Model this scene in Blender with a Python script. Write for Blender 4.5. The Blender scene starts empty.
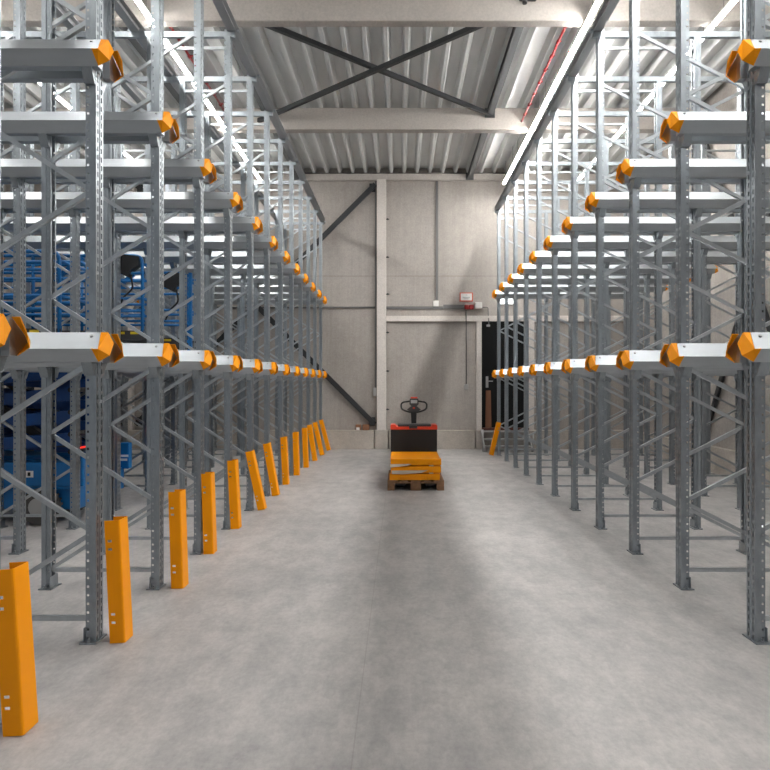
import bpy, bmesh, math, random
from mathutils import Vector, Matrix
random.seed(7)
PI = math.pi
S = bpy.context.scene
COL = S.collection

# ------------------------------------------------------------------ camera
FPX = 688.0
VX, VY = 399.8, 384.4
CAMH = 1.5
cam = bpy.data.cameras.new('camera')
cam.sensor_width = 36
cam.lens = 36 * FPX / 770
cam.shift_x = -(VX - 385) / 770
cam.shift_y = -(385 - VY) / 770
cam.clip_start = 0.05
cam.clip_end = 200
co = bpy.data.objects.new('camera', cam)
COL.objects.link(co)
co.location = (0, 0, CAMH)
co.rotation_euler = (PI / 2, 0, 0)
S.camera = co

def wx(px, Y): return (px - VX) * Y / FPX
def wz(py, Y): return CAMH + (VY - py) * Y / FPX

# --------------------------------------------------------------- materials
def mat(name, col, rough=.5, metal=0., emit=None, estr=0., noise=None, spec=.5):
    """noise = (scale, amount, stretch xyz)"""
    m = bpy.data.materials.new(name)
    m.use_nodes = True
    nt = m.node_tree
    b = nt.nodes['Principled BSDF']
    b.inputs['Base Color'].default_value = (*col, 1)
    b.inputs['Roughness'].default_value = rough
    b.inputs['Metallic'].default_value = metal
    b.inputs['Specular IOR Level'].default_value = spec
    if emit:
        b.inputs['Emission Color'].default_value = (*emit, 1)
        b.inputs['Emission Strength'].default_value = estr
    if noise:
        sc, am, st = noise
        tc = nt.nodes.new('ShaderNodeTexCoord')
        mp = nt.nodes.new('ShaderNodeMapping')
        mp.inputs['Scale'].default_value = st
        nz = nt.nodes.new('ShaderNodeTexNoise')
        nz.inputs['Scale'].default_value = sc
        nz.inputs['Detail'].default_value = 6
        nz.inputs['Roughness'].default_value = .6
        rp = nt.nodes.new('ShaderNodeValToRGB')
        rp.color_ramp.elements[0].position = .3
        rp.color_ramp.elements[1].position = .7
        rp.color_ramp.elements[0].color = (*[c * (1 - am) for c in col], 1)
        rp.color_ramp.elements[1].color = (*[min(1, c * (1 + am)) for c in col], 1)
        nt.links.new(tc.outputs['Object'], mp.inputs['Vector'])
        nt.links.new(mp.outputs['Vector'], nz.inputs['Vector'])
        nt.links.new(nz.outputs['Fac'], rp.inputs['Fac'])
        nt.links.new(rp.outputs['Color'], b.inputs['Base Color'])
    return m

def concrete(name, base, dark, light, rough, stain, joints=None, streak=0.0, mot=.8):
    m = bpy.data.materials.new(name)
    m.use_nodes = True
    nt = m.node_tree
    N, L = nt.nodes, nt.links
    b = N['Principled BSDF']
    b.inputs['Roughness'].default_value = rough
    tc = N.new('ShaderNodeTexCoord')
    def noise(scale, detail, st=(1, 1, 1), rgh=.6):
        mp = N.new('ShaderNodeMapping'); mp.inputs['Scale'].default_value = st
        n = N.new('ShaderNodeTexNoise')
        n.inputs['Scale'].default_value = scale
        n.inputs['Detail'].default_value = detail
        n.inputs['Roughness'].default_value = rgh
        L.new(tc.outputs['Object'], mp.inputs['Vector'])
        L.new(mp.outputs['Vector'], n.inputs['Vector'])
        return n.outputs['Fac']
    def ramp(fac, a, ca, c, cc):
        r = N.new('ShaderNodeValToRGB')
        r.color_ramp.elements[0].position = a; r.color_ramp.elements[0].color = ca
        r.color_ramp.elements[1].position = c; r.color_ramp.elements[1].color = cc
        L.new(fac, r.inputs['Fac'])
        return r.outputs['Color']
    def mul(a, bb, f):
        x = N.new('ShaderNodeMix'); x.data_type = 'RGBA'; x.blend_type = 'MULTIPLY'
        x.inputs[0].default_value = f
        L.new(a, x.inputs[6]); L.new(bb, x.inputs[7])
        return x.outputs[2]
    c = ramp(noise(stain, 8, (1, 1, 1)), .32, (*dark, 1), .68, (*light, 1))
    c2 = ramp(noise(6, 9, (1, .45, 1), .7), .38, (.74, .745, .755, 1), .62, (1.06, 1.05, 1.04, 1))
    c = mul(c, c2, mot)
    c3 = ramp(noise(32, 8, (1, .6, 1), .75), .36, (.80, .80, .81, 1), .60, (1.05, 1.05, 1.05, 1))
    c = mul(c, c3, .7)
    if streak:
        c4 = ramp(noise(3.0, 5, (6, 6, .25)), .35, (.86, .85, .84, 1), .65, (1.04, 1.04, 1.04, 1))
        c = mul(c, c4, streak)
    if joints:
        sp = N.new('ShaderNodeSeparateXYZ'); L.new(tc.outputs['Object'], sp.inputs[0])
        for ax, pos, w in joints:
            a = N.new('ShaderNodeMath'); a.operation = 'SUBTRACT'; a.inputs[1].default_value = pos
            L.new(sp.outputs[ax], a.inputs[0])
            ab = N.new('ShaderNodeMath'); ab.operation = 'ABSOLUTE'; L.new(a.outputs[0], ab.inputs[0])
            lt = N.new('ShaderNodeMath'); lt.operation = 'LESS_THAN'; lt.inputs[1].default_value = w
            L.new(ab.outputs[0], lt.inputs[0])
            x = N.new('ShaderNodeMix'); x.data_type = 'RGBA'; x.blend_type = 'MULTIPLY'
            L.new(lt.outputs[0], x.inputs[0]); L.new(c, x.inputs[6])
            x.inputs[7].default_value = (.86, .85, .84, 1)
            c = x.outputs[2]
    L.new(c, b.inputs['Base Color'])
    rr = N.new('ShaderNodeMapRange')
    rr.inputs['To Min'].default_value = rough - .1; rr.inputs['To Max'].default_value = rough + .12
    L.new(noise(3, 5), rr.inputs['Value']); L.new(rr.outputs[0], b.inputs['Roughness'])
    bp = N.new('ShaderNodeBump'); bp.inputs['Strength'].default_value = .08; bp.inputs['Distance'].default_value = .01
    L.new(noise(25, 6), bp.inputs['Height']); L.new(bp.outputs[0], b.inputs['Normal'])
    return m

GALV = mat('galvanised_steel', (.335, .372, .402), .36, .92, noise=(22, .13, (1, 1, .35)))
RAILM = mat('bright_galvanised_rail', (.47, .505, .535), .42, .90, noise=(9, .06, (.3, 1, 1)))
BRACEM = mat('brace_steel', (.48, .515, .54), .34, .88, noise=(14, .1, (1, 1, 1)))
DARKST = mat('anthracite_steel', (.035, .038, .042), .45, .2)
STRUTM = mat('grey_painted_steel', (.09, .095, .10), .45, .3)
ORANGE = mat('orange_powder_coat', (.95, .335, .0), .45, 0, noise=(5, .03, (1, 1, 1)), spec=.2)
FLOORM = concrete('concrete_floor', None, (.345, .340, .338), (.530, .514, .504), .50, .42,
                  joints=[(0, -.19, .003)])
WALLM = concrete('concrete_wall', None, (.385, .355, .325), (.465, .435, .405), .8, .45,
                 joints=[(2, 4.03, .018)], streak=.45, mot=.3)
BEAMM = concrete('painted_concrete_beam', None, (.48, .445, .41), (.53, .495, .46), .75, .6, mot=.2)
PALEM = concrete('pale_concrete_column', None, (.64, .60, .56), (.72, .68, .64), .75, .6, mot=.2)
PLINM = concrete('plinth_concrete', None, (.46, .42, .375), (.56, .52, .47), .8, 1.0, mot=.4)
DECKM = mat('painted_roof_deck', (.64, .65, .645), .5, .0, noise=(2, .10, (2, .3, 1)))
LEDM = mat('lit_diffuser', (1, 1, 1), .5, emit=(1, .97, .93), estr=108)
LEDM2 = mat('lit_diffuser_dimmer', (1, 1, 1), .5, emit=(1, .97, .93), estr=40)
LEDM3 = mat('lit_diffuser_low', (1, 1, 1), .5, emit=(1, .97, .93), estr=22)
EXITM = mat('lit_exit_panel', (1, 1, 1), .5, emit=(1, 1, 1), estr=2.2)
WHITEP = mat('white_plastic', (.75, .74, .72), .45)
GREYP = mat('grey_plastic', (.42, .42, .42), .5)
CONDM = mat('grey_conduit', (.15, .15, .15), .5, .2)
REDM = mat('red_paint', (.27, .009, .011), .4)
REDS = mat('sign_red', (.62, .10, .06), .5)
BLACKM = mat('black_door_paint', (.005, .0055, .006), .5, spec=.2)
BLUE = mat('blue_lift_paint', (.003, .145, .42), .4, noise=(4, .08, (1, 1, 1)))
BLUE_SHADE = mat('shaded_blue_lift_paint', (.004, .05, .20), .45, noise=(4, .1, (1, 1, 1)))  # lift blue darkened: shade within the scissor stack put into the colour
RUBBER = mat('grey_rubber', (.085, .083, .08), .8)
BLKP = mat('black_plastic', (.012, .012, .013), .5)
BLKG = mat('dark_grey_plastic', (.045, .045, .048), .5)
YELM = mat('warning_yellow', (.75, .55, .02), .5)
TRUCKRED = mat('truck_red', (.72, .055, .015), .4)
WOOD = mat('worn_pallet_wood', (.23, .125, .065), .8, noise=(12, .35, (1, .15, 1)))
BOARDW = mat('brown_hardboard', (.16, .065, .032), .7, noise=(8, .15, (3, 1, .3)))
LATH = mat('pale_lath', (.60, .52, .42), .7, noise=(9, .1, (.3, 1, 1)))
BRICK = mat('brown_box', (.30, .14, .075), .8, noise=(20, .15, (1, 1, 1)))
CREAM = mat('cream_box', (.62, .55, .42), .7)
PAPER = mat('sign_white', (.80, .79, .78), .5)
INK = mat('sign_grey_print', (.32, .31, .31), .6)
REDLENS = mat('red_lamp_lens', (.5, .01, .01), .3, emit=(1, .03, .01), estr=.5)
AMBER = mat('amber_lens', (.8, .22, .02), .3)
STEPM = mat('grey_step_steel', (.42, .42, .42), .45, .5)
RUST = mat('dark_red_threshold', (.10, .03, .02), .6)
BOLTM = mat('zinc_bolt', (.35, .36, .37), .35, .9)

# ----------------------------------------------------------------- helpers
def mesh_from(name, bm, material, smooth=False):
    me = bpy.data.meshes.new(name)
    bm.normal_update()
    bm.to_mesh(me); bm.free()
    ms = material if isinstance(material, (list, tuple)) else [material]
    for m in ms: me.materials.append(m)
    if smooth:
        for p in me.polygons: p.use_smooth = True
    return me

def put(me, name, parent=None, loc=(0, 0, 0), rot=(0, 0, 0)):
    o = bpy.data.objects.new(name, me)
    COL.objects.link(o)
    if parent: o.parent = parent
    o.location = loc; o.rotation_euler = rot
    return o

def obj(name, bm, material, parent=None, loc=(0, 0, 0), rot=(0, 0, 0), smooth=False):
    return put(mesh_from(name, bm, material, smooth), name, parent, loc, rot)

def tag(o, label, cat, group=None):
    o['label'] = label; o['category'] = cat
    if group: o['group'] = group
    return o

def thing(name, label, cat, loc=(0, 0, 0), rot=(0, 0, 0), group=None):
    o = bpy.data.objects.new(name, None); COL.objects.link(o)
    o.empty_display_size = .1
    o.location = loc; o.rotation_euler = rot
    return tag(o, label, cat, group)

def struct(name, bm, material, loc=(0, 0, 0), parent=None):
    o = obj(name, bm, material, parent, loc)
    o['kind'] = 'structure'
    return o

def box(bm, a, b, bev=0, mi=0):
    a, b = Vector(a), Vector(b)
    r = bmesh.ops.create_cube(bm, size=1)
    vs = r['verts']
    c = (a + b) / 2; d = b - a
    for v in vs: v.co = Vector((v.co.x * d.x, v.co.y * d.y, v.co.z * d.z)) + c
    fs = set(f for v in vs for f in v.link_faces)
    if bev:
        es = list(set(e for v in vs for e in v.link_edges))
        rr = bmesh.ops.bevel(bm, geom=es, offset=bev, segments=2, affect='EDGES', profile=.5)
        fs = set(rr['faces']) | set(f for f in fs if f.is_valid)
    for f in fs:
        if f.is_valid: f.material_index = mi
    return bm

def B(a, b, bev=0):
    return box(bmesh.new(), a, b, bev)

def bar(bm, p, q, w, h=None, up=(0, 0, 1)):
    """rectangular bar from p to q"""
    h = h or w
    p, q = Vector(p), Vector(q)
    d = (q - p); L = d.length; d.normalize()
    up = Vector(up)
    if abs(d.dot(up)) > .99: up = Vector((0, 1, 0))
    x = d.cross(up).normalized(); z = x.cross(d)
    vs = []
    for t in (0, L):
        for sx, sz in ((-1, -1), (1, -1), (1, 1), (-1, 1)):
            vs.append(bm.verts.new(p + d * t + x * sx * w / 2 + z * sz * h / 2))
    for f in ((3, 2, 1, 0), (4, 5, 6, 7), (0, 1, 5, 4), (1, 2, 6, 5), (2, 3, 7, 6), (3, 0, 4, 7)):
        bm.faces.new([vs[i] for i in f])
    return bm

def tube(bm, pts, r, seg=10):
    pts = [Vector(p) for p in pts]
    rings = []
    n = len(pts)
    prev = None
    for i, p in enumerate(pts):
        if i == 0: d = pts[1] - p
        elif i == n - 1: d = p - pts[-2]
        else: d = (pts[i + 1] - p).normalized() + (p - pts[i - 1]).normalized()
        d.normalize()
        if prev is None:
            u = Vector((0, 0, 1)) if abs(d.z) < .9 else Vector((0, 1, 0))
        else: u = prev
        x = d.cross(u)
        if x.length < 1e-4: x = d.cross(Vector((1, 0, 0)))
        x.normalize(); y = x.cross(d); prev = y
        rings.append([bm.verts.new(p + (x * math.cos(a) + y * math.sin(a)) * r)
                      for a in [2 * PI * k / seg for k in range(seg)]])
    for a, b in zip(rings, rings[1:]):
        for k in range(seg):
            f = bm.faces.new((a[k], a[(k + 1) % seg], b[(k + 1) % seg], b[k])); f.smooth = True
    bm.faces.new(rings[0][::-1]); bm.faces.new(rings[-1])
    return bm

def cyl(bm, p, q, r, seg=16): return tube(bm, [p, q], r, seg)

def prism(bm, poly, axis, a, b):
    """extrude 2D poly along axis ('x': poly=(y,z); 'y': poly=(x,z); 'z': poly=(x,y))"""
    def P(u, v, t):
        return {'x': (t, u, v), 'y': (u, t, v), 'z': (u, v, t)}[axis]
    A = [bm.verts.new(P(u, v, a)) for u, v in poly]
    Bv = [bm.verts.new(P(u, v, b)) for u, v in poly]
    n = len(poly)
    bm.faces.new(A[::-1]); bm.faces.new(Bv)
    for i in range(n):
        bm.faces.new((A[i], A[(i + 1) % n], Bv[(i + 1) % n], Bv[i]))
    bmesh.ops.recalc_face_normals(bm, faces=bm.faces[:])
    return bm

def fillet(pts, r, n=4):
    pts = [Vector(p) for p in pts]
    out = [pts[0]]
    for a, b, c in zip(pts, pts[1:], pts[2:]):
        u = (a - b); v = (c - b)
        rr = min(r, u.length * .45, v.length * .45)
        s, e = b + u.normalized() * rr, b + v.normalized() * rr
        for k in range(n + 1):
            t = k / n
            out.append(s * (1 - t) ** 2 + b * 2 * t * (1 - t) + e * t * t)
    out.append(pts[-1])
    return out

ORD = ['first', 'second', 'third', 'fourth', 'fifth', 'sixth', 'seventh', 'eighth', 'ninth', 'tenth',
       'eleventh', 'twelfth', 'thirteenth']

# ============================================================ room shell
XL, XR, YB, YF = -9.2, 5.42, 16.08, -7.0
struct('floor', B((XL - .3, YF, -.2), (XR + .3, YB + .3, 0)), FLOORM)
struct('wall_back', B((XL - .3, YB, 0), (XR + .3, YB + .25, 6.9)), WALLM)
struct('wall_left', B((XL - .25, YF, 0), (XL, YB, 6.9)), WALLM)
struct('wall_right', B((XR, YF, 0), (XR + .25, YB, 6.9)), WALLM)
# trapezoidal roof deck: ribs run along the aisle
bm = bmesh.new()
prof = []
x = XL - .2
zt, zb = 6.55, 6.42
while x < XR + .3:
    prof += [(x, zt), (x + .135, zt), (x + .175, zb), (x + .225, zb), (x + .265, zt)]
    x += .30
lo = [bm.verts.new((u, YF, v)) for u, v in prof]; hi = [bm.verts.new((u, YB, v)) for u, v in prof]
for i in range(len(prof) - 1):
    bm.faces.new((lo[i], lo[i + 1], hi[i + 1], hi[i]))
bm.faces.new([bm.verts.new(c) for c in ((XL - .3, YF, 6.58), (XR + .3, YF, 6.58), (XR + .3, YB, 6.58), (XL - .3, YB, 6.58))])
struct('ceiling', bm, DECKM)
# roof beams
def roof_beam(k, y0, y1, z0, z1=6.42):
    b = bmesh.new()
    box(b, (XL, y0, z0), (XR, y1, z1), .012)
    struct('trim_%d' % k, b, BEAMM)
roof_beam(1, 8.58, 8.74, 6.035)
roof_beam(2, 12.24, 12.43, 6.035)
roof_beam(3, 15.96, 16.08, wz(180, 15.96), wz(173.4, 15.96))
roof_beam(4, 4.9, 5.08, 6.035)
roof_beam(5, 1.2, 1.38, 6.035)
# dark strip that paints in the shade of the gap above the wall beam
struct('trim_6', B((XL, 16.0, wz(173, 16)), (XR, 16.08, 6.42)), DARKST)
# back wall columns, lintel, jambs
YC = 15.93
PT = wz(430.3, YC)
CX0, CX1 = wx(376.8, YC), wx(386.1, YC)
struct('trim_7', B((CX0, YC, PT), (CX1, YB, wz(179, YC)), .008), PALEM)
struct('trim_8', B((-6.42, YC, PT), (-6.20, YB, wz(179, YC)), .008), PALEM)
LZ0, LZ1 = wz(321.3, 16.0), wz(315.8, 16.0)
struct('trim_9', B((CX1, 16.0, LZ0), (XR, YB, LZ1), .006), PALEM)
J0, J1 = wx(476.4, 16.0), wx(481.8, 16.0)
K0, K1 = wx(528.8, 16.0), wx(534.2, 16.0)
struct('trim_10', B((J0, 16.0, PT), (J1, YB, LZ0), .004), PALEM)
struct('trim_11', B((K0, 16.0, PT), (K1, YB, LZ0), .004), PALEM)
# plinth blocks of the back wall, with open joints between
px = [XL, -7.0, -6.0, wx(374.3, YC), wx(388.6, YC), wx(475.6, YC), wx(482.6, YC)]
for k in range(len(px) - 1):
    struct('baseboard_back' if k == 0 else 'baseboard_back_%d' % k,
           B((px[k] + .012, YC, 0), (px[k + 1] - .012, YB, PT), .01), PLINM)
struct('baseboard_back_7', B((wx(529, YC), YC, 0), (XR - .13, YB, PT), .01), PLINM)
yy = [YF, -2.4, 1.25, 4.95, 8.62, 12.3, YC]
for k in range(6):
    struct('baseboard_right' if k == 0 else 'baseboard_right_%d' % k,
           B((XR - .11, yy[k] + .012, 0), (XR, yy[k + 1] - .012, PT), .01), PLINM)
# right wall columns under the roof beams
for k, y in enumerate((8.57, 12.24)):
    struct('trim_%d' % (12 + k), B((XR - .06, y, PT), (XR, y + .2, 6.035), .006), PALEM)

# door (setting) with its frame, handle and threshold
dr = bpy.data.objects.new('door_1', None); COL.objects.link(dr); dr['kind'] = 'structure'
DX0, DX1 = J1, K0
DZ = wz(428.5, 16.02)
dr.location = (DX0, 16.03, DZ)
dh = LZ0 - DZ
obj('door_leaf', B((.03, .0, .02), (DX1 - DX0 - .03, .04, dh - .03), .004), BLACKM, dr)
b = bmesh.new()
box(b, (0, -.01, 0), (.03, .05, dh)); box(b, (DX1 - DX0 - .03, -.01, 0), (DX1 - DX0, .05, dh)); box(b, (.03, -.01, dh - .03), (DX1 - DX0 - .03, .05, dh))
obj('door_frame', b, BLACKM, dr)
b = bmesh.new()
hx = wx(487.2, 16.0) - DX0; hz = wz(382, 16.0) - DZ
box(b, (hx - .03, -.014, hz - .13), (hx + .03, 0, hz + .13), .004)
tube(b, fillet([(hx, 0, hz + .02), (hx, -.05, hz + .02), (hx + .13, -.05, hz + .02)], .02), .012)
obj('door_handle', b, STEPM, dr)
obj('threshold', B((0, -.09, -.03), (DX1 - DX0, .04, .015), .004), RUST, dr)
# brown board leaning on the door
bx0, bx1 = wx(485.2, 15.98), wx(491.3, 15.98)
b = bmesh.new()
zb_, zt_ = DZ + .018, wz(390.5, 16.0)
vs = [(bx0, 15.945, zb_), (bx1, 15.945, zb_), (bx1 - .01, 16.012, zt_), (bx0 + .02, 16.012, zt_)]
f0 = [b.verts.new(v) for v in vs]; f1 = [b.verts.new((v[0], v[1] + .012, v[2])) for v in vs]
b.faces.new(f0); b.faces.new(f1[::-1])
for i in range(4): b.faces.new((f0[i], f1[i], f1[(i + 1) % 4], f0[(i + 1) % 4]))
bmesh.ops.recalc_face_normals(b, faces=b.faces[:])
tag(obj('board', b, BOARDW), 'narrow brown board leaning upright against the black door', 'board')
# steps up to the door
st = thing('door_steps', 'grey metal steps leading up to the black door', 'steps', (wx(506, 15.6), 15.6, 0))
SW = (DX1 - DX0) / 2 - .02
b = bmesh.new()
for sx in (-1, 1):
    prism(b, [(-.36, 0), (-.30, 0), (.30, .40), (.30, .46), (.22, .46), (-.36, .09)], 'x', sx * SW - .015, sx * SW + .015)
obj('stringer', b, STEPM, st)
for k, (yv, zv) in enumerate(((-.22, .13), (-.02, .27), (.20, .43))):
    obj('tread', B((-SW + .018, yv - .11, zv - .03), (SW - .018, yv + .11, zv), .004), STEPM, st)
b = bmesh.new()
tube(b, [(-SW - .03, -.3, 0), (-SW - .03, -.3, .5)], .014); tube(b, [(SW + .03, -.3, 0), (SW + .03, -.3, .42)], .014)
obj('support_leg', b, STEPM, st)

# ============================================================ upright post
POST_H = 5.12
HU, HV = .032, .049
def post_mesh():
    # path of (u, v) strips; 'k' : 0 plain, 1 slot column, 2 small hole column
    path = [(-.032, -.022, 0), (-.032, -.041, 0), (-.0245, -.041, 0), (-.0115, -.041, 2), (-.002, -.041, 0), (-.002, -.049, 0),
            (.032, -.049, 0), (.032, -.034, 0), (.032, -.018, 1), (.032, -.010, 0), (.026, -.006, 0), (.026, .006, 0), (.032, .010, 0),
            (.032, .018, 0), (.032, .034, 1), (.032, .049, 0),
            (-.002, .049, 0), (-.002, .041, 0), (-.0115, .041, 0), (-.0245, .041, 2), (-.032, .041, 0), (-.032, .022, 0)]
    rows = []
    z = 0.0
    while z < POST_H - .049:
        rows += [(z, 0), (z + .010, 1), (z + .0185, 3), (z + .0315, 1), (z + .040, 0)]
        z += .05
    zs = [r[0] for r in rows] + [POST_H]
    verts, faces = [], []
    nc = len(path)
    for zz in zs:
        for u, v, k in path: verts.append((u, v, zz))
    for r in range(len(rows)):
        kind = rows[r][1]
        for c in range(nc - 1):
            ck = path[c + 1][2]
            if ck == 1 and kind in (1, 3): continue
            if ck == 2 and kind == 3: continue
            i = r * nc + c
            faces.append((i, i + 1, i + 1 + nc, i + nc))
    me = bpy.data.meshes.new('post')
    me.from_pydata(verts, [], faces)
    me.materials.append(GALV)
    return me
POST = post_mesh()
b = bmesh.new(); box(b, (-.055, -.080, 0), (.042, .080, .010), .002)
for sy in (-1, 1):
    cyl(b, (.0, sy * .07, .010), (.0, sy * .07, .022), .011, 6); cyl(b, (.0, sy * .07, .022), (.0, sy * .07, .035), .006, 8)
box(b, (-.036, -.060, .01), (-.0335, .060, .09)); 
BASEP = mesh_from('base_plate', b, GALV)

def cbar(p, q, w=.027, d=.026, t=.003):
    """C-channel from p to q (x-z plane), web towards -y, width w in plane"""
    b = bmesh.new()
    p, q = Vector(p), Vector(q)
    dr_ = (q - p).normalized()
    n = Vector((-dr_.z, 0, dr_.x))
    if n.z < 0: n = -n
    prof = [(-w / 2, 0), (w / 2, 0), (w / 2, d), (w / 2 - t, d), (w / 2 - t, t), (-w / 2 + t, t), (-w / 2 + t, d), (-w / 2, d)]
    A = [b.verts.new(p + n * a + Vector((0, y, 0))) for a, y in prof]
    C = [b.verts.new(q + n * a + Vector((0, y, 0))) for a, y in prof]
    for i in range(8): b.faces.new((A[i], A[(i + 1) % 8], C[(i + 1) % 8], C[i]))
    b.faces.new(A[::-1]); b.faces.new(C)
    bmesh.ops.recalc_face_normals(b, faces=b.faces[:])
    return b

S_ROW = 1.05
def YN(n): return (2.8 + n) * S_ROW           # front face of post row n
ROWS = {'left': list(range(0, 13)), 'right': list(range(1, 12))}
SIDE = {'left': dict(s=1, x0=-1.794, D=.80, np=6), 'right': dict(s=-1, x0=2.092, D=1.0, np=4)}
FIRST_UNIT2 = {'left': 3, 'right': 4}
FIRST_UNIT3 = 6
PITCH, Z0 = .5, .13
frames_meshes = {}
for side in ('left', 'right'):
    c = SIDE[side]; s, D = c['s'], c['D']
    e = .006
    xf, xr = -s * e, -s * (D - e)
    up = mesh_from('diagonal_brace', cbar((xr, 0, 0), (xf, 0, PITCH)), BRACEM)
    dn = mesh_from('diagonal_brace', cbar((xf, 0, 0), (xr, 0, PITCH)), BRACEM)
    hz_ = mesh_from('horizontal_brace', cbar((xf, 0, 0), (xr, 0, 0), .028), BRACEM)
    frames_meshes[side] = (up, dn, hz_)

def upright_frame(side, n, unit):
    c = SIDE[side]; s, D = c['s'], c['D']
    up, dn, hz_ = frames_meshes[side]
    row = ORD[ROWS[side].index(n)]
    un = ['front upright frame by the aisle', 'middle upright frame', 'far upright frame'][unit]
    if side == 'right' and unit == 1: un = 'far upright frame by the right wall'
    t = thing('upright_frame', 'galvanised %s, %s post row, %s rack' % (un, row, side),
              'rack frame', (c['x0'] - s * 2 * D * unit, YN(n) + HV, 0), group='upright frames of the %s rack' % side)
    r0, r1 = (0, PI) if s > 0 else (PI, 0)
    for xx, rr in ((0, r0), (-s * D, r1)):
        p = put(POST, 'post', t, (xx, 0, 0), (0, 0, rr))
        put(BASEP, 'base_plate', p)
    put(hz_, 'horizontal_brace', t, (0, -.013, Z0))
    for k in range(9):
        if k % 2 == 0: put(up, 'diagonal_brace', t, (0, -.030, Z0 + PITCH * k))
        else: put(dn, 'diagonal_brace', t, (0, .001, Z0 + PITCH * k))
    put(hz_, 'horizontal_brace', t, (0, -.013, 5.01))
    return t

for side in ('left', 'right'):
    for n in ROWS[side]:
        upright_frame(side, n, 0)
        if n >= FIRST_UNIT2[side]: upright_frame(side, n, 1)
        if side == 'left' and n >= FIRST_UNIT3: upright_frame(side, n, 2)

# ============================================================ pallet rails
RP = [(0, 0), (.02, 0), (.12, -.10), (.06, -.172), (0, -.172)]      # (out from the post face, height)
LEVELS = (('lower', 1.80), ('upper', 3.49))
def guide_bm(sx):
    """orange lead-in guide; sx = direction away from the rail, nose at +sx; local y: out = -y"""
    b = bmesh.new()
    P = lambda u, d, h: b.verts.new((sx * u, -d, h))
    o = .0015
    p1, E_, G_, p3 = P(.014, .020, o), P(.040, .120 + o, -.100), P(.002, .120 + o, -.100), P(.016, .060 + o, -.172)
    B_, C_, D_ = P(.054, .016, o), P(.084, .010, -.062), P(.077, .050, -.135)
    b.faces.new((p1, B_, E_)); b.faces.new((B_, C_, D_, E_)); b.faces.new((E_, D_, p3, G_))
    bmesh.ops.recalc_face_normals(b, faces=b.faces[:])
    flip_ = [f for f in b.faces if f.normal.y > 0]
    if len(flip_) > 1: bmesh.ops.reverse_faces(b, faces=b.faces[:])
    # thin sheet folded inwards
    bmesh.ops.solidify(b, geom=b.faces[:], thickness=.004)
    # sleeve lip overlapping the rail end
    bmesh.ops.recalc_face_normals(b, faces=b.faces[:])
    return b
def sect(flip):  # section for the rail on the near side (out=-y) or far side (out=+y)
    return [((d if flip else -d), h) for d, h in RP]
rail_mesh = {}
for side in ('left', 'right'):
    c = SIDE[side]; s = c['s']
    xa = c['x0'] + s * .056                                   # aisle end
    xb = c['x0'] - s * ((c['np'] - 1) * c['D'] + .056)        # far end
    c['xa'], c['xb'] = xa, xb
    for flip in (0, 1):
        b = prism(bmesh.new(), sect(flip), 'x', 0, xb - xa)
        for v in b.verts:
            e = .012 if v.co.z > -.01 else (.037 if abs(v.co.y) > .1 else .014)
            v.co.x += s * e if abs(v.co.x) < .01 else -s * e
        rail_mesh[side, flip] = mesh_from('pallet_rail', b, RAILM)
gm = {}
for sx in (1, -1):
    b = guide_bm(sx); gm[sx, 0] = mesh_from('end_guide', b, ORANGE)
    b = guide_bm(sx)
    bmesh.ops.scale(b, verts=b.verts[:], vec=(1, -1, 1)); bmesh.ops.reverse_faces(b, faces=b.faces[:])
    gm[sx, 1] = mesh_from('end_guide', b, ORANGE)
bk = {}
for flip in (0, 1):
    g = 1 if flip else -1
    poly = [(0, -.1725), (g * .058, -.1725), (g * .050, -.185), (g * .014, -.25), (0, -.25)]
    bk[flip] = mesh_from('rail_bracket', prism(bmesh.new(), poly, 'x', -.030, .030), GALV)
bt = {}
for flip in (0, 1):
    g = 1 if flip else -1
    nrm = Vector((0, g * 1, 1)).normalized(); p = Vector((0, g * .045, -.024))
    bt[flip] = mesh_from('rail_bolt', cyl(bmesh.new(), p - nrm * .003, p + nrm * .006, .010, 6), BOLTM)

for side in ('left', 'right'):
    c = SIDE[side]; s = c['s']
    for n in ROWS[side]:
        row = ORD[ROWS[side].index(n)]
        for lname, lz in LEVELS:
            for flip in (0, 1):
                yy_ = YN(n) + (2 * HV + .0008 if flip else -.0008)
                fs = 'far' if flip else 'near'
                r = put(rail_mesh[side, flip], 'pallet_rail', None, (c['xa'], yy_, lz))
                tag(r, '%s steel pallet rail on the %s side of the %s post row, %s rack' % (lname, fs, row, side),
                    'rack rail', '%s rails of the %s rack' % (lname, side))
                put(gm[s, flip], 'end_guide', r, (s * .0005, 0, 0))
                put(gm[-s, flip], 'end_guide', r, (c['xb'] - c['xa'] - s * .0005, 0, 0))
                put(bt[flip], 'rail_bolt', r, (-s * .03, 0, 0))
                for k in range(c['np']):
                    if k < 2 or (k < 4 and n >= FIRST_UNIT2[side]) or n >= FIRST_UNIT3:
                        put(bk[flip], 'rail_bracket', r, (-s * (.056 + k * c['D']), 0, 0))

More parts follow.
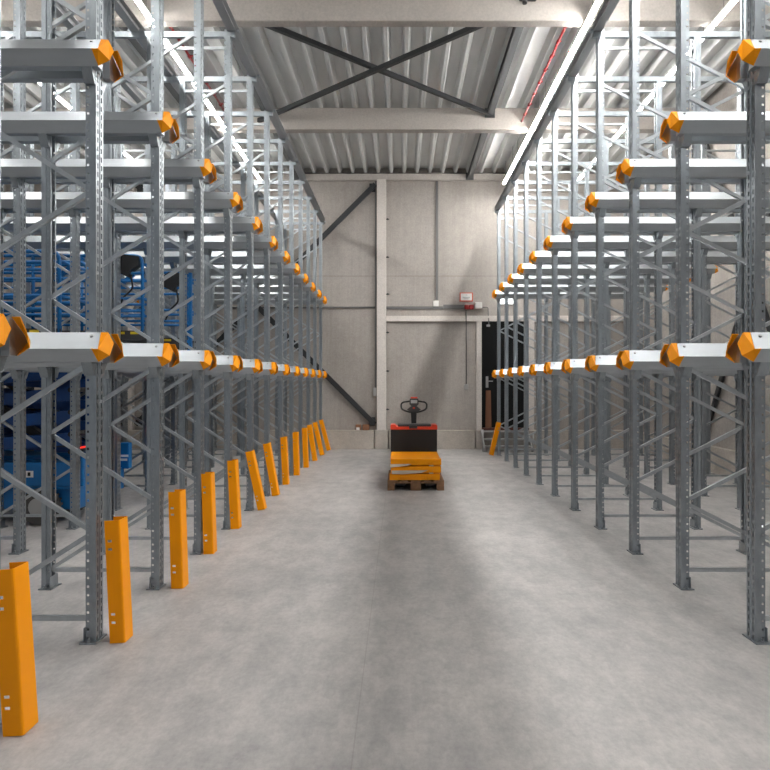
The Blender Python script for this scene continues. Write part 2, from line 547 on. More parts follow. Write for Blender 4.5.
# cross beams on top of each row and long ties above them
for side in ('left', 'right'):
    c = SIDE[side]; s = c['s']
    x0 = c['x0'] + s * .075; x1 = c['xb'] - s * .02
    ml = None
    for n in ROWS[side]:
        row = ORD[ROWS[side].index(n)]
        if ml is None:
            b = bmesh.new()
            prism(b, [(-.022, 0), (.022, 0), (.022, .058), (-.022, .058)], 'x', 0, x1 - x0)
            ml = mesh_from('top_cross_beam', b, GALV)
        o = put(ml, 'top_cross_beam', None, (x0, YN(n) + HV, POST_H + .001))
        tag(o, 'galvanised cross beam on top of the %s post row of the %s rack' % (row, side), 'rack beam', 'top cross beams of the %s rack' % side)
def tie(x, y0, y1, label, ns):
    t = thing('tie_beam', label, 'rack beam', (x, 0, POST_H + .060), group='long tie beams on top of the racks')
    b = bmesh.new()
    h, w, tt = .10, .045, .006
    prism(b, [(-w, 0), (w, 0), (w, tt), (tt / 2, tt), (tt / 2, h - tt), (w, h - tt), (w, h), (-w, h), (-w, h - tt), (-tt / 2, h - tt), (-tt / 2, tt), (-w, tt)], 'y', y0, y1)
    obj('beam', b, STRUTG, t)
    for n in ns:
        b = bmesh.new(); box(b, (-.075, -.025, .0005), (-.047, .025, .02)); box(b, (.047, -.025, .0005), (.075, .025, .02))
        obj('clip', b, GALV, t, (0, YN(n) + HV, 0))
STRUTG = mat('tie_beam_steel', (.42, .43, .44), .42, .6, noise=(3, .1, (1, .2, 1)))
tie(-1.752, YN(0) - .1, YN(12) + .25, 'long grey tie beam above the aisle edge of the left rack', ROWS['left'])
tie(-2.76, YN(0) - .1, YN(12) + .25, 'long grey tie beam on top of the left rack, second in from the aisle', ROWS['left'])
tie(-3.394, YN(0) - .1, YN(12) + .25, 'long grey tie beam on top of the left rack, third in from the aisle', ROWS['left'])
tie(2.062, YN(0) - .1, YN(11) + .25, 'long grey tie beam above the aisle edge of the right rack', ROWS['right'])

# ============================================================ post protectors
PW, PF, PL_, PT_ = .13, .088, .710, .004
def protector_bm():
    """standing U-channel: web at x=0 plane facing +x, flanges towards -x, height PL_"""
    us = [(-PF, -PW / 2), (-PF + .014, -PW / 2), (-PF + .038, -PW / 2), (-.010, -PW / 2), (-.003, -PW / 2 + .003), (0, -PW / 2 + .010),
          (0, PW / 2 - .010), (-.003, PW / 2 - .003), (-.010, PW / 2), (-PF + .038, PW / 2), (-PF + .014, PW / 2), (-PF, PW / 2)]
    hol = {1, 9}
    zs = [0, .112, .126, .160, .174, PL_ - .174, PL_ - .160, PL_ - .126, PL_ - .112, PL_]
    hz = {1, 3, 5, 7}
    b = bmesh.new()
    g = [[b.verts.new((u, v, z)) for u, v in us] for z in zs]
    for r in range(len(zs) - 1):
        for cc in range(len(us) - 1):
            if cc in hol and r in hz: continue
            b.faces.new((g[r][cc], g[r][cc + 1], g[r + 1][cc + 1], g[r + 1][cc]))
    bmesh.ops.recalc_face_normals(b, faces=b.faces[:])
    bmesh.ops.solidify(b, geom=b.faces[:], thickness=PT_)
    bmesh.ops.recalc_face_normals(b, faces=b.faces[:])
    return b
PROT = mesh_from('post_protector', protector_bm(), ORANGE)
# (bottom corner px, bottom py, top corner px, top py, turn) of the fold nearest the camera
prot = [(23.5, 737, 13.0, 571, 0), (125, 643.6, 119.3, 520.8, 0), (183, 589, 180, 492.5, 2), (213.5, 554.8, 211, 473.5, 12), (238, 528.6, 235.5, 460.5, 14),
        (265, 509.8, 250, 452, 20), (278.5, 495.2, 267.5, 443, 20), (288, 483, 286, 436, 16), (299, 474.3, 297.8, 431, 16), (308.3, 466.6, 306.5, 427.5, 16),
        (317, 459.8, 311.3, 424.5, 18), (324, 454.3, 316.2, 421.5, 18), (330.5, 450.2, 322.5, 419.5, 18)]
for i, (bx, by, tx, ty, turn) in enumerate(prot):
    Y = CAMH * FPX / (by - VY)
    if i > 2: Y = YN(i) + HV - PW / 2
    Xb = wx(bx, Y)
    if i > 2: Xb = max(Xb, -1.664)
    leanx = max(wx(tx, Y), -1.752) - Xb
    if i > 2: turn = 0
    ang = math.asin(max(-.6, min(.6, leanx / PL_)))
    row = ORD[i]
    how = 'leaning slanted against' if ang < -.12 else 'standing upright against'
    # corner nearest the camera = (0, -PW/2)
    tr = math.radians(-turn)
    M = Matrix.Rotation(ang, 4, 'Y') @ Matrix.Rotation(tr, 4, 'Z')
    o = put(PROT, 'post_protector')
    cnr = (M @ Vector((0, -PW / 2, 0)))
    o.rotation_euler = M.to_euler()
    lowz = min((M @ v.co).z for v in PROT.vertices)
    o.location = (Xb - cnr.x, Y - cnr.y, -lowz + .0005)
    tag(o, 'orange steel post protector %s the %s post row of the left rack' % (how, row), 'post protector', 'orange post protectors along the left rack')
# the one on the right, leaning against the last post
Y = YN(11) + HV
o = put(PROT, 'post_protector')
xb_, xt_ = wx(489.3, Y), wx(497.0, Y)
ang = math.asin((xt_ - xb_) / PL_)
M = Matrix.Rotation(ang, 4, 'Y') @ Matrix.Rotation(math.radians(180), 4, 'Z')
o.rotation_euler = M.to_euler()
lowz = min((M @ v.co).z for v in PROT.vertices)
o.location = (xb_ - .005, Y, -lowz + .0005)
tag(o, 'orange steel post protector leaning slanted on the last post of the right rack', 'post protector')

# ============================================================ pallet, stack, truck
PX, PY = .226, 9.72
pal = thing('wooden_pallet', 'worn brown wooden pallet under the orange stack in the aisle', 'pallet', (PX, PY, 0))
for xx in (-.35, 0, .35):
    w = .10 if xx else .145
    obj('bottom_board', B((xx - w / 2, 0, 0), (xx + w / 2, 1.2, .022), .002), WOOD, pal)
    for yv in (0, .5275, 1.055):
        obj('block', B((xx - w / 2, yv, .0222), (xx + w / 2, yv + .145, .100), .003), WOOD, pal)
for yv in (0, .5275, 1.055):
    obj('stringer_board', B((-.40, yv, .1002), (.40, yv + .145, .122), .002), WOOD, pal)
for xx, w in ((-.3275, .145), (-.1638, .10), (0, .145), (.1638, .10), (.3275, .145)):
    obj('deck_board', B((xx - w / 2, 0, .1222), (xx + w / 2, 1.2, .144), .002), WOOD, pal)
# three layers of protectors lying across the pallet, webs up
lay = ['bottom', 'middle', 'top']
for k in range(3):
    for r in range(8):
        o = put(PROT, 'post_protector')
        # local z (length) -> world x ; web (+x local) -> world up
        M = Matrix(((0, 0, 1, 0), (0, 1, 0, 0), (1, 0, 0, 0), (0, 0, 0, 1)))
        M = Matrix(((0, 0, 1, 0), (0, -1, 0, 0), (1, 0, 0, 0), (0, 0, 0, 1)))
        o.rotation_euler = M.to_euler()
        off = (-.012, .006, .010)[k] if r == 0 else (.0, .004, .0)[k]
        hk = .1060
        o.location = (PX - PL_ / 2 + off - .004, PY + .085 + r * .1315, .1445 + PF + .0005 + k * hk)
        if r == 0:
            lab = 'orange post protector lying at the front of the %s layer on the pallet' % lay[k]
            tag(o, lab, 'post protector', 'orange protectors stacked on the pallet')
        elif k == 2:
            tag(o, 'orange post protector lying in the top layer of the stack, %s behind the front one' % ORD[r - 1], 'post protector', 'orange protectors stacked on the pallet')
        else:
            tag(o, 'orange post protector hidden inside the stack on the pallet, behind the front ones', 'post protector', 'hidden orange protectors inside the pallet stack')
# thin spacers between the layers
for k in range(2):
    for sx, w_ in ((-.22, 'left'), (.22, 'right')):
        zt_ = .1445 + PF + .0005 + k * hk
        o = obj('wooden_spacer', B((PX + sx - .03, PY + .03, zt_ + .0008), (PX + sx + .03, PY + 1.06, zt_ + .0172)), LATH)
        tag(o, 'thin wooden spacer under the %s layer of orange protectors, %s one' % (lay[k + 1], w_), 'spacer', 'spacers inside the pallet stack')
# pale strips sticking out in front of the stack
yf = PY + .085 - PW / 2
def strip(pts, z, label):
    b = bmesh.new(); prism(b, pts, 'y', -.016, -.003)
    tag(obj('wooden_lath', b, LATH, None, (0, yf, z)), label, 'lath')
def q(px_, py_): return (wx(px_, yf), wz(py_, yf))
strip([q(390.0, 464.2), q(411.5, 464.0), q(407, 465.6), q(400, 466.4), q(390.2, 467.4)], 0, 'pale tapered wooden lath along the middle of the orange stack front')
strip([q(391.5, 470.6), q(428, 470.2), q(421, 472.8), q(403, 474.0), q(392, 473.8)], 0, 'longer pale wooden lath along the lower part of the orange stack front')

TX, TY = wx(413.9, 10.98), 10.98
tk = thing('pallet_truck', 'red and black electric pallet truck standing behind the loaded pallet', 'pallet truck', (TX, TY, 0))
TW = wx(437.3, TY) - wx(390.4, TY)
hw = TW / 2
ztop = wz(424.8, TY)
obj('battery_housing', B((-hw + .003, .02, .10), (hw - .003, .34, ztop - .075), .008), BLKP, tk)
b = bmesh.new()
prism(b, [(-hw, ztop - .075), (hw, ztop - .075), (hw, ztop - .012), (hw - .012, ztop), (hw - .075, ztop), (hw - .10, ztop - .030), (-hw + .10, ztop - .030), (-hw + .075, ztop), (-hw + .012, ztop), (-hw, ztop - .012)], 'y', .0, .37)
obj('top_cover', b, TRUCKRED, tk)
b = bmesh.new()
box(b, (-hw + .115, .04, ztop - .03), (hw - .10, .34, ztop + .006), .01); box(b, (-.075, -.006, ztop - .062), (.055, .05, ztop - .012), .006)
obj('console_panel', b, BLKG, tk)
b = bmesh.new(); box(b, (-hw, .36, .08), (hw, .72, ztop - .20), .05); obj('drive_cover', b, TRUCKRED, tk)
for sx in (-1, 1):
    b = bmesh.new(); box(b, (sx * .215 - .075, -1.12, .045), (sx * .215 + .075, .03, .085), .01)
    obj('fork', b, BLKG, tk)
    b = bmesh.new(); cyl(b, (sx * .215 - .05, -.93, .0425), (sx * .215 + .05, -.93, .0425), .042, 14); obj('load_wheel', b, RUBBER, tk)
b = bmesh.new(); cyl(b, (-.05, .5, .12), (.05, .5, .12), .118, 20); obj('drive_wheel', b, RUBBER, tk)
for sx in (-1, 1):
    b = bmesh.new(); cyl(b, (sx * .28 - .03, .5, .07), (sx * .28 + .03, .5, .07), .068, 16); obj('caster_wheel', b, RUBBER, tk)
# tiller
ty = .42
tb = obj('tiller_arm', bmesh.new(), BLKP, tk) if False else None
zh = lambda py_: wz(py_, TY + ty)
xh = lambda px_: wx(px_, TY + ty) - TX
b = bmesh.new()
prism(b, [(xh(411.4), zh(424.2)), (xh(416.2), zh(424.2)), (xh(416.6), zh(412.5)), (xh(410.9), zh(412.5))], 'y', ty - .03, ty + .03)
til = obj('tiller_arm', b, BLKP, tk)
b = bmesh.new()
cx = xh(413.9)
prism(b, [(xh(409.8), zh(398.6)), (xh(418.2), zh(398.6)), (xh(418.6), zh(404.2)), (xh(416.6), zh(406)), (xh(420.8), zh(409.5)), (xh(418), zh(411.6)), (xh(410), zh(411.6)), (xh(407), zh(409.5)), (xh(411.4), zh(406)), (xh(409.4), zh(404.2))], 'y', ty - .045, ty + .035)
obj('tiller_head', b, BLKG, tk)
b = bmesh.new()
loop = [(409.9, 401.2), (403.0, 402.2), (401.2, 404.0), (401.4, 408.6), (404.5, 410.6), (410, 412.2), (418, 412.2), (423.3, 410.6), (426.6, 408.6), (426.8, 404.0), (425, 402.2), (418.1, 401.2)]
tube(b, fillet([(xh(a), ty, zh(c_)) for a, c_ in loop], .03, 3), .0145, 10)
obj('grip_loop', b, BLKP, tk)
b = bmesh.new(); box(b, (xh(410.6), ty - .05, zh(398.4)), (xh(417.4), ty + .03, zh(397.0)), .006); obj('safety_button', b, TRUCKRED, tk)
b = bmesh.new(); box(b, (xh(412.8), ty - .056, zh(408.8)), (xh(414.8), ty - .045, zh(407.0)), .003); obj('key_switch', b, TRUCKRED, tk)
b = bmesh.new(); box(b, (xh(410.8), ty - .055, zh(403.2)), (xh(417.2), ty - .045, zh(400.0)), .003); obj('display', b, GREYP, tk)

# ============================================================ scissor lifts
def scissor_lift(label, yc, x_plat, x_ch, zp, ztop_, box_=True, panel=False, length=2.3):
    """long axis along x, right hand end at x_plat / x_ch; zp platform floor, ztop_ guard rail top"""
    t = thing('scissor_lift', label, 'scissor lift', ((x_ch - length / 2), yc, 0), group='blue scissor lifts parked in the left rack')
    ox = x_ch - length / 2
    X = lambda x: x - ox
    xr, xl = X(x_ch), X(x_ch - length)
    w = .31
    b = bmesh.new()
    box(b, (xl, -.25, .14), (xr - .05, .25, .42), .02); box(b, (xl, -w, .36), (xr - .08, w, .62), .02)
    ch = obj('chassis', b, BLUE, t)
    for sy in (-1, 1):
        b = bmesh.new(); box(b, (xr - .82, sy * w - .012, .40), (xr - .02, sy * w + .012, .66), .01); obj('side_cover', b, BLUE, ch)
        for xw in (xr - .40, xl + .38):
            b = bmesh.new()
            cyl(b, (xw, sy * .345 - .075, .195), (xw, sy * .345 + .075 - .03, .195), .190, 28)
            for k in range(22):
                a = 2 * PI * k / 22
                bar(b, (xw + math.cos(a) * .19, sy * .33 - .055, .195 + math.sin(a) * .19), (xw + math.cos(a + .1) * .19, sy * .33 + .055, .195 + math.sin(a + .1) * .19), .022, .012, up=(math.cos(a), 0, math.sin(a)))
            for v in b.verts: v.co.z = max(v.co.z, .001)
            wh = obj('wheel', b, RUBBER, t)
            b = bmesh.new(); cyl(b, (xw, sy * .345 + sy * .04 - .045, .195), (xw, sy * .345 + sy * .04 + .045, .195), .10, 18); obj('hub', b, GREYP, wh)
    # front bracket plates, plate and lamps
    for y0, y1 in ((-w, -w + .12), (w - .12, w)):
        obj('end_bracket', B((xr - .10, y0, .40), (xr + .03, y1, .74), .015), BLUE, t)
    obj('number_plate', B((xr - .62, -w - .016, .50), (xr - .50, -w - .0125, .57)), PAPER, t)
    b = bmesh.new(); box(b, (xr - .605, -w - .018, .515), (xr - .575, -w - .0162, .555)); box(b, (xr - .56, -w - .018, .515), (xr - .53, -w - .0162, .555)); obj('plate_print', b, BLKP, t)
    b = bmesh.new(); box(b, (xr - .03, -w - .004, .60), (xr + .0, -w - .002, .67)); obj('yellow_sticker', b, YELM, t)
    b = bmesh.new()
    for k, (a_, c_) in enumerate(((.0, .10), (.0, .085))): box(b, (xr - .075 + a_, w - .122, .555 - k * .05), (xr - .075 + c_, w - .1202, .585 - k * .05))
    obj('cover_lettering', b, PAPER, t)
    b = bmesh.new(); box(b, (xr - .16, -.12, .76), (xr - .10, .12, .80), .01); obj('tail_lamp', b, REDLENS, t)
    b = bmesh.new(); box(b, (xr - .14, .12, .95), (xr - .10, .17, 1.0), .01); obj('beacon', b, AMBER, t)
    # scissor stack
    zlo, zhi = .72, zp - .08
    lev = 5
    dz = (zhi - zlo) / lev
    for k in range(lev):
        a, c_ = zlo + dz * k + .05, zlo + dz * (k + 1) - .05
        for sy, (p, qv) in ((-1, (a, c_)), (1, (c_, a))):
            b = bmesh.new()
            for yo in (.26, .16):
                bar(b, (xl + .12, sy * yo, p), (xr - .12, sy * yo, qv), .045, .13)
            obj('scissor_arm', b, BLUE_SHADE, t)
    b = bmesh.new()
    for k in range(lev + 1):
        for xx in (xl + .12, xr - .12):
            cyl(b, (xx, -.29, zlo + dz * k if 0 < k < lev else (zlo + .05 if k == 0 else zhi - .05)), (xx, .29, zlo + dz * k if 0 < k < lev else (zlo + .05 if k == 0 else zhi - .05)), .028, 10)
    obj('pivot_pins', b, BLKP, t)
    b = bmesh.new(); box(b, (xr - .55, -.05, .8), (xr - .15, .05, .92), .01); bar(b, (xr - .5, 0, .86), (xl + .4, 0, zhi - .1), .09)
    obj('lift_cylinder', b, BLKG, t)
    # platform with toe boards
    xp = X(x_plat)
    b = bmesh.new()
    box(b, (xl, -.33, zp), (xp, .33, zp + .05), .006)
    pf = obj('platform', b, BLKG, t)
    b = bmesh.new()
    for sy in (-1, 1): box(b, (xl, sy * .335 - .006, zp - .02), (xp, sy * .335 + .006, zp + .10))
    obj('toe_board', b, BLKG, pf)
    b = bmesh.new()
    for k in range(2): box(b, (xp - .33 + k * .17, -.345, zp + .055), (xp - .23 + k * .17, -.3415, zp + .085))
    obj('warning_stripes', b, YELM, pf)
    # guard rails
    def rails(za, zb_, xa_, xb_2, name='guard_rail', r=.021):
        b = bmesh.new()
        for sy in (-1, 1):
            y = sy * .325
            tube(b, fillet([(xb_2 + .02, y, za), (xb_2 + .02, y, zb_), (xa_ - .02, y, zb_), (xa_ - .02, y, za)], .10, 5), r)
            for f in (.78, .46, .30):
                zz = za + (zb_ - za) * f
                tube(b, [(xb_2 + .02, y, zz), (xa_ - .02, y, zz)], r * .85)
            xm = (xa_ + xb_2) / 2
            for xx in (xm,): tube(b, [(xx, y, za), (xx, y, zb_)], r)
        for f in (1, .46):
            zz = za + (zb_ - za) * f - (.1 if f == 1 else 0)
            for xx in (xa_ - .02, xb_2 + .02): tube(b, [(xx, -.325, zz), (xx, .325, zz)], r * .85)
        return obj(name, b, BLUE, t)
    rails(zp + .05, ztop_, xp, xl)
    b = bmesh.new(); bar(b, (xp - 1.55, -.325, zp + .35), (xp - .75, -.325, ztop_ - .02), .05); obj('entry_bar', b, BLUE, t)
    # control box hanging on the rail
    if not box_: return t
    xb2 = xp - .16
    b = bmesh.new()
    prism(b, [(xb2 - .28, ztop_ - .14), (xb2 - .02, ztop_ - .27), (xb2 + .02, ztop_ - .19), (xb2 + .11, ztop_ - .13), (xb2 + .11, ztop_ - .02), (xb2 - .08, ztop_ + .005)], 'y', -.40, -.27)
    cb = obj('control_box', b, BLKP, t)
    b = bmesh.new(); tube(b, fillet([(xb2 + .0, -.33, ztop_ - .24), (xb2 + .03, -.33, ztop_ - .40), (xb2 - .10, -.33, ztop_ - .52), (xb2 - .16, -.33, ztop_ - .68)], .05), .012, 8); obj('control_cable', b, BLKP, cb)
    if panel:
        b = bmesh.new()
        for xx in (xp - .07, xp + .03): box(b, (xx - .022, -.345, zp - .1), (xx + .022, -.305, ztop_))
        for k in range(9): box(b, (xp - .048, -.345, zp - .1 + k * .13), (xp + .008, -.305, zp - .06 + k * .13))
        obj('end_gate', b, BLUE, t)
    return t
scissor_lift('blue scissor lift in the left rack nearest the camera, number plate visible', 7.72, -3.64, -3.44, 2.0, 2.93, box_=False)
scissor_lift('blue scissor lift in the left rack, second from the camera, black control box', 8.77, -3.14, -3.56, 2.06, 3.08)
scissor_lift('blue scissor lift in the left rack farthest from the camera with ladder-like end gate', 9.82, -2.92, -4.15, 2.04, 3.04, panel=True)

# ============================================================ ceiling fittings
def led_line(xx, z, y0, n, seg, who, grp):
    for k in range(n):
        ya = y0 + k * seg
        sg = seg if k < n - 1 else 1.5
        t = thing('strip_light', 'lit white strip light, %s in the row %s' % (ORD[k], who), 'strip light', (xx, ya, z), group=grp)
        b = bmesh.new(); box(b, (-.032, .0, .013), (.032, sg - .03, .046), .003); obj('housing', b, WHITEP, t)
        b = bmesh.new(); box(b, (-.028, .015, -.006), (.028, sg - .045, .0128), .003); obj('diffuser', b, LEDM if abs(xx - 2.332) < .01 else (LEDM3 if xx > 0 else LEDM2), t)
        b = bmesh.new()
        for yv in (.25, sg - .3): cyl(b, (0, yv, .044), (0, yv, 6.421 - z), .003, 6)
        obj('suspension_wire', b, CONDM, t)
LZ = 5.985
for xx, who in ((2.332, 'over the right rack aisle edge'), (3.92, 'over the middle of the right rack'),
                (-3.07, 'over the left rack front half'), (-5.35, 'over the left rack far half')):
    led_line(xx, LZ, 8.63 - 2.66 * 3, 6, 2.66, who, 'strip lights ' + who)

# horizontal cross brace between the roof beams
zbr = 6.28
b = bmesh.new(); bar(b, (-2.20, 8.742, zbr), (1.66, 12.238, zbr), .065, .065)
tag(obj('roof_brace', b, DARKST), 'dark steel roof brace running from near left to far right, half of the X', 'roof brace', 'roof cross braces')
b = bmesh.new(); bar(b, (1.30, 8.742, zbr - .09), (-2.51, 12.238, zbr - .09), .065, .065)
tag(obj('roof_brace', b, DARKST), 'dark steel roof brace running from near right to far left, half of the X', 'roof brace', 'roof cross braces')
b = bmesh.new()
def strut(xx, y0, y1, lab):
    b = bmesh.new()
    w, h, t = .055, .11, .012
    prism(b, [(-w, 0), (w, 0), (w, t), (t / 2, t), (t / 2, h - t), (w, h - t), (w, h), (-w, h), (-w, h - t), (-t / 2, h - t), (-t / 2, t), (-w, t)], 'y', y0, y1)
    box(b, (-.09, y1 - .03, -.03), (.09, y1, .13)); box(b, (-.09, y0, -.03), (.09, y0 + .03, .13))
    tag(obj('roof_strut', b, STRUTM, None, (xx, 0, 6.27)), lab, 'roof strut', 'dark struts between the roof beams')
strut(1.60, 8.742, 12.238, 'dark grey steel strut right of the roof X brace, nearer bay')
strut(1.62, 12.432, 15.955, 'dark grey steel strut under the deck, right part of the last bay')
strut(-2.36, 8.742, 12.238, 'dark grey steel strut left of the roof X brace, nearer bay')
strut(-2.36, 12.432, 15.955, 'dark grey steel strut under the deck, left part of the last bay')
strut(-3.7, 8.742, 12.238, 'dark grey steel strut over the left rack beside the red pipe')
def redpipe(xx, lab):
    t = thing('sprinkler_pipe', lab, 'pipe', (xx, 8.742, 6.18), group='red pipes under the roof')
    obj('pipe', cyl(bmesh.new(), (0, 0, 0), (0, 3.494, 0), .017, 10), REDM, t)
    for k in range(8):
        b = bmesh.new(); yv = .25 + k * .42
        cyl(b, (0, yv - .03, 0), (0, yv + .03, 0), .026, 10); cyl(b, (0, yv, 0), (.045, yv, .02), .013, 8); obj('pipe_fitting', b, REDM, t)
redpipe(2.165, 'thin red pipe under the roof deck above the right rack edge')
redpipe(-3.0, 'thin red pipe under the roof deck above the left rack')
b = bmesh.new(); box(b, (wx(519, 8.58), 8.50, 6.27), (wx(536, 8.58), 8.578, 6.32), .01); cyl(b, (wx(524, 8.58), 8.53, 6.22), (wx(524, 8.58), 8.53, 6.27), .03, 10)
tag(obj('sensor', b, BLKG), 'small dark sensor on the face of the nearest roof beam', 'sensor')

# ============================================================ back wall fittings
def wall_brace(p, q_, y, lab):
    t = thing('wall_brace', lab, 'wall brace', (p[0], y, p[1]), group='X braces on the back wall')
    b = bmesh.new(); bar(b, (0, 0, 0), (q_[0] - p[0], 0, q_[1] - p[1]), .05, .115, up=(0, 1, 0)) if False else None
    d = Vector((q_[0] - p[0], 0, q_[1] - p[1]))
    b = bmesh.new(); bar(b, (0, 0, 0), d, .115, .05, up=(0, 1, 0)); obj('brace_bar', b, DARKST, t)
    for c_ in (Vector((0, 0, 0)) + d * .012, d * .988):
        b = bmesh.new(); box(b, c_ + Vector((-.07, .026, -.10)), c_ + Vector((.07, .036, .10)), .003)
        cyl(b, c_ + Vector((0, -.035, 0)), c_ + Vector((0, -.026, 0)), .028, 8); obj('gusset_plate', b, DARKST, t)
YW = 15.95
a0 = (wx(375.2, YW), wz(184.5, YW)); a1 = (-6.12, wz(424.5, YW))
wall_brace(a0, a1, YW, 'black steel wall brace falling from the column top to the lower left')
b0 = (wx(374.8, YW), wz(424.5, YW)); b1 = (-6.12, wz(184.5, YW))
wall_brace(b0, b1, YW + .052, 'black steel wall brace rising from the column foot to the upper left')
# X brace on the right wall between its two columns
def rbrace(p, q_, xx, lab):
    t = thing('wall_brace', lab, 'wall brace', (xx, p[0], p[1]), group='X braces on the right wall')
    d = Vector((0, q_[0] - p[0], q_[1] - p[1]))
    b = bmesh.new(); bar(b, (0, 0, 0), d, .10, .04, up=(1, 0, 0)); obj('brace_bar', b, DARKST, t)
    for c_ in (d * .015, d * .985):
        b = bmesh.new(); box(b, c_ + Vector((.02, -.07, -.09)), c_ + Vector((.03, .07, .09)), .003); obj('gusset_plate', b, DARKST, t)
rbrace((12.16, .55), (8.84, 5.95), XR - .035, 'black steel brace on the right wall descending toward the back')
rbrace((8.84, .55), (12.16, 5.95), XR - .082, 'black steel brace on the right wall rising toward the back')

def wbox(name, x0, y0, x1, y1, d, m, lab, cat, Y=16.08, bev=.006):
    b = bmesh.new(); box(b, (wx(x0, Y - d), Y - d, wz(y1, Y - d)), (wx(x1, Y - d), Y, wz(y0, Y - d)), bev)
    return tag(obj(name, b, m), lab, cat)
yw = YB
def cond(name, pts, r, lab, m=CONDM, fr=.06):
    b = bmesh.new(); tube(b, fillet(pts, fr), r, 8)
    return tag(obj(name, b, m), lab, 'conduit')
YS = yw - .025
cond('conduit', [(-6.19, YS, wz(307.3, YS)), (CX0 - .002, YS, wz(307.3, YS))], .022, 'horizontal grey conduit on the back wall left of the pale column')
b = bmesh.new(); box(b, (CX1 + .002, yw - .03, wz(309, 16.06)), (wx(443, 16.06), yw, wz(306.4, 16.06))); 
tag(obj('cable_tray', b, CONDM), 'narrow grey cable trunking right of the pale column on the back wall', 'cable trunking')
b = bmesh.new(); box(b, (wx(443.2, 16.06), yw - .045, wz(308.6, 16.06)), (wx(463.8, 16.06), yw, wz(304.6, 16.06)), .004)
tag(obj('cable_tray', b, CONDM), 'thicker grey cable trunking leading to the red alarm boxes', 'cable trunking')
xv = wx(437, YS)
b = bmesh.new(); box(b, (xv - .03, yw - .04, wz(299.6, 16.04)), (xv + .03, yw, wz(180.4, 16.04)), .003)
tag(obj('conduit', b, CONDM), 'tall vertical grey conduit on the back wall above the white junction box', 'conduit')
wbox('junction_box', 433.2, 300.6, 438.6, 306.2, .07, WHITEP, 'white junction box at the foot of the tall vertical conduit', 'junction box')
s_ = thing('wall_sign', 'red-framed white notice high on the back wall', 'sign', (wx(466.3, 16.06), 16.06, wz(297, 16.06)))
sw, sh = (473 - 459.7) / 2 / 42.85, (301.6 - 292.6) / 2 / 42.85
obj('sign_frame', B((-sw, 0, -sh), (sw, .02, sh), .004), REDS, s_)
obj('sign_panel', B((-sw + .025, -.003, -sh + .025), (sw - .025, -.0005, sh - .022)), PAPER, s_)
b = bmesh.new()
for (zz, hw_, hh) in ((.045, .022, .008), (-.005, .085, .009), (-.024, .08, .009), (-.043, .05, .008)):
    box(b, (-hw_, -.0045, zz - hh / 2), (hw_, -.0032, zz + hh / 2))
obj('sign_print', b, INK, s_)
for k, (xa_, lab) in enumerate(((464.6, 'left of the two red alarm boxes below the framed notice'), (469.4, 'right of the two red alarm boxes below the framed notice'))):
    wbox('alarm_box', xa_, 304.4, xa_ + 4.5, 309.2, .09, REDM, lab, 'alarm box', bev=.02)
wbox('control_panel', 475.2, 302.2, 482.2, 308.3, .12, WHITEP, 'white wall box beside the red alarm boxes', 'wall box', bev=.012)
cond('conduit', [(wx(482.3, YS), YS - .03, wz(307.4, YS)), (wx(488, YS), YS - .03, wz(307.4, YS)), (wx(488.3, YS), YS - .03, wz(318, YS)), (wx(488.3, YS), 15.975, wz(319, YS)), (wx(488.3, YS), 15.975, wz(324.5, YS))], .012,
     'bent thin conduit from the white wall box down to the black door', fr=.04)
b = bmesh.new(); box(b, (wx(486.6, 15.97), 15.95, wz(326.6, 15.97)), (wx(490, 15.97), 15.998, wz(324.6, 15.97)), .006)
tag(obj('door_sensor', b, GREYP), 'small grey sensor at the top of the black door', 'sensor')
cond('conduit', [(wx(466.2, 16.06), 16.06, wz(309.3, 16.06)), (wx(466.2, 16.06), 16.06, wz(315, 16.06)), (wx(466.2, 15.98), 15.985, wz(316, 16)), (wx(466.2, 15.98), 15.985, wz(321, 16)), (wx(466.4, 16.06), 16.065, wz(323, 16)), (wx(466.4, 16.06), 16.065, wz(384.5, 16.06))], .012,
     'thin conduit dropping from the red alarm boxes to the small switch', fr=.02)
wbox('switch_box', 464.4, 384.3, 468.3, 389.6, .06, GREYP, 'small grey switch box halfway up the wall panel beside the door', 'switch')
b = bmesh.new(); box(b, (wx(374.9, 16.05), yw - .05, wz(391, 16.05)), (CX0 - .003, yw, wz(180.5, 16.05)))
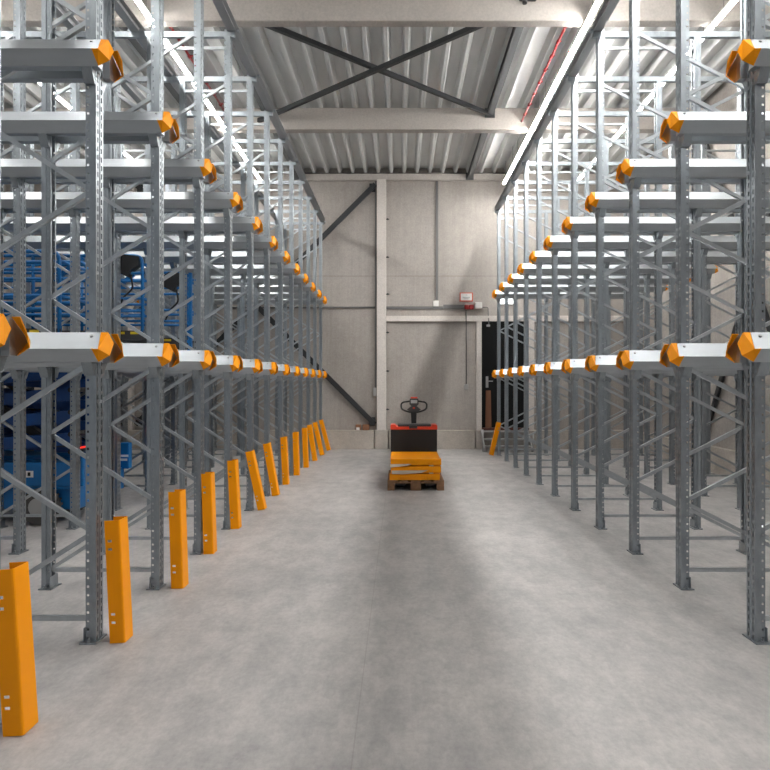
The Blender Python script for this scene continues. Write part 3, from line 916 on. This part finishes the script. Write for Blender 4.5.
tag(obj('conduit', b, CONDM), 'thin vertical conduit hugging the left side of the pale column', 'conduit')
wbox('switch_box', 373.3, 387.6, 376.5, 396.0, .06, GREYP, 'grey switch box at the left side of the pale column', 'switch', Y=16.027)
for k, py_ in enumerate((219, 257, 294, 332.4, 371, 409.4)):
    b = bmesh.new(); cyl(b, (CX1 - .004, 16.02, wz(py_, 16)), (CX1 + .07, 16.02, wz(py_, 16)), .014, 8); box(b, (CX1 + .02, 16.0, wz(py_, 16) - .02), (CX1 + .04, 16.04, wz(py_, 16) + .02))
    tag(obj('anchor_bolt', b, DARKST), 'dark anchor bolt on the right side of the pale column, %s from the top' % ORD[k], 'bolt', 'anchor bolts on the column')
# lit exit luminaire above the door
t = thing('exit_light', 'glowing white emergency light on the back wall above the black door', 'emergency light', (wx(506, 16.0), 16.0, wz(300, 16.0)))
obj('housing', B((-.17, .03, -.095), (.17, .08, .095), .006), WHITEP, t)
obj('lit_panel', B((-.16, .0, -.085), (.16, .029, .085), .004), EXITM, t)
# two little boxes on the plinth
b = bmesh.new(); box(b, (wx(355.8, 15.97), 15.95, PT + .001), (wx(360.8, 15.97), 16.06, wz(424.6, 15.97)), .003)
t = tag(obj('carton', b, BRICK), 'small tan carton with a white front on the plinth, left one', 'carton')
obj('white_label', B((wx(356.2, 15.94), 15.944, PT + .005), (wx(359.6, 15.94), 15.949, PT + .065)), PAPER, t)
b = bmesh.new(); box(b, (wx(362.6, 15.97), 15.95, PT + .001), (wx(369.2, 15.97), 16.06, wz(424.5, 15.97)), .004)
tag(obj('brick', b, BRICK), 'reddish brown brick on the plinth beside the column foot', 'brick')

# ============================================================ world, view
w = bpy.data.worlds.new('world'); S.world = w; w.use_nodes = True
w.node_tree.nodes['Background'].inputs['Color'].default_value = (.93, .96, 1, 1)
w.node_tree.nodes['Background'].inputs['Strength'].default_value = .2
vs_ = S.view_settings
vs_.view_transform = 'Standard'; vs_.look = 'None'; vs_.gamma = 1; vs_.use_curve_mapping = False
vs_.exposure = 1.1
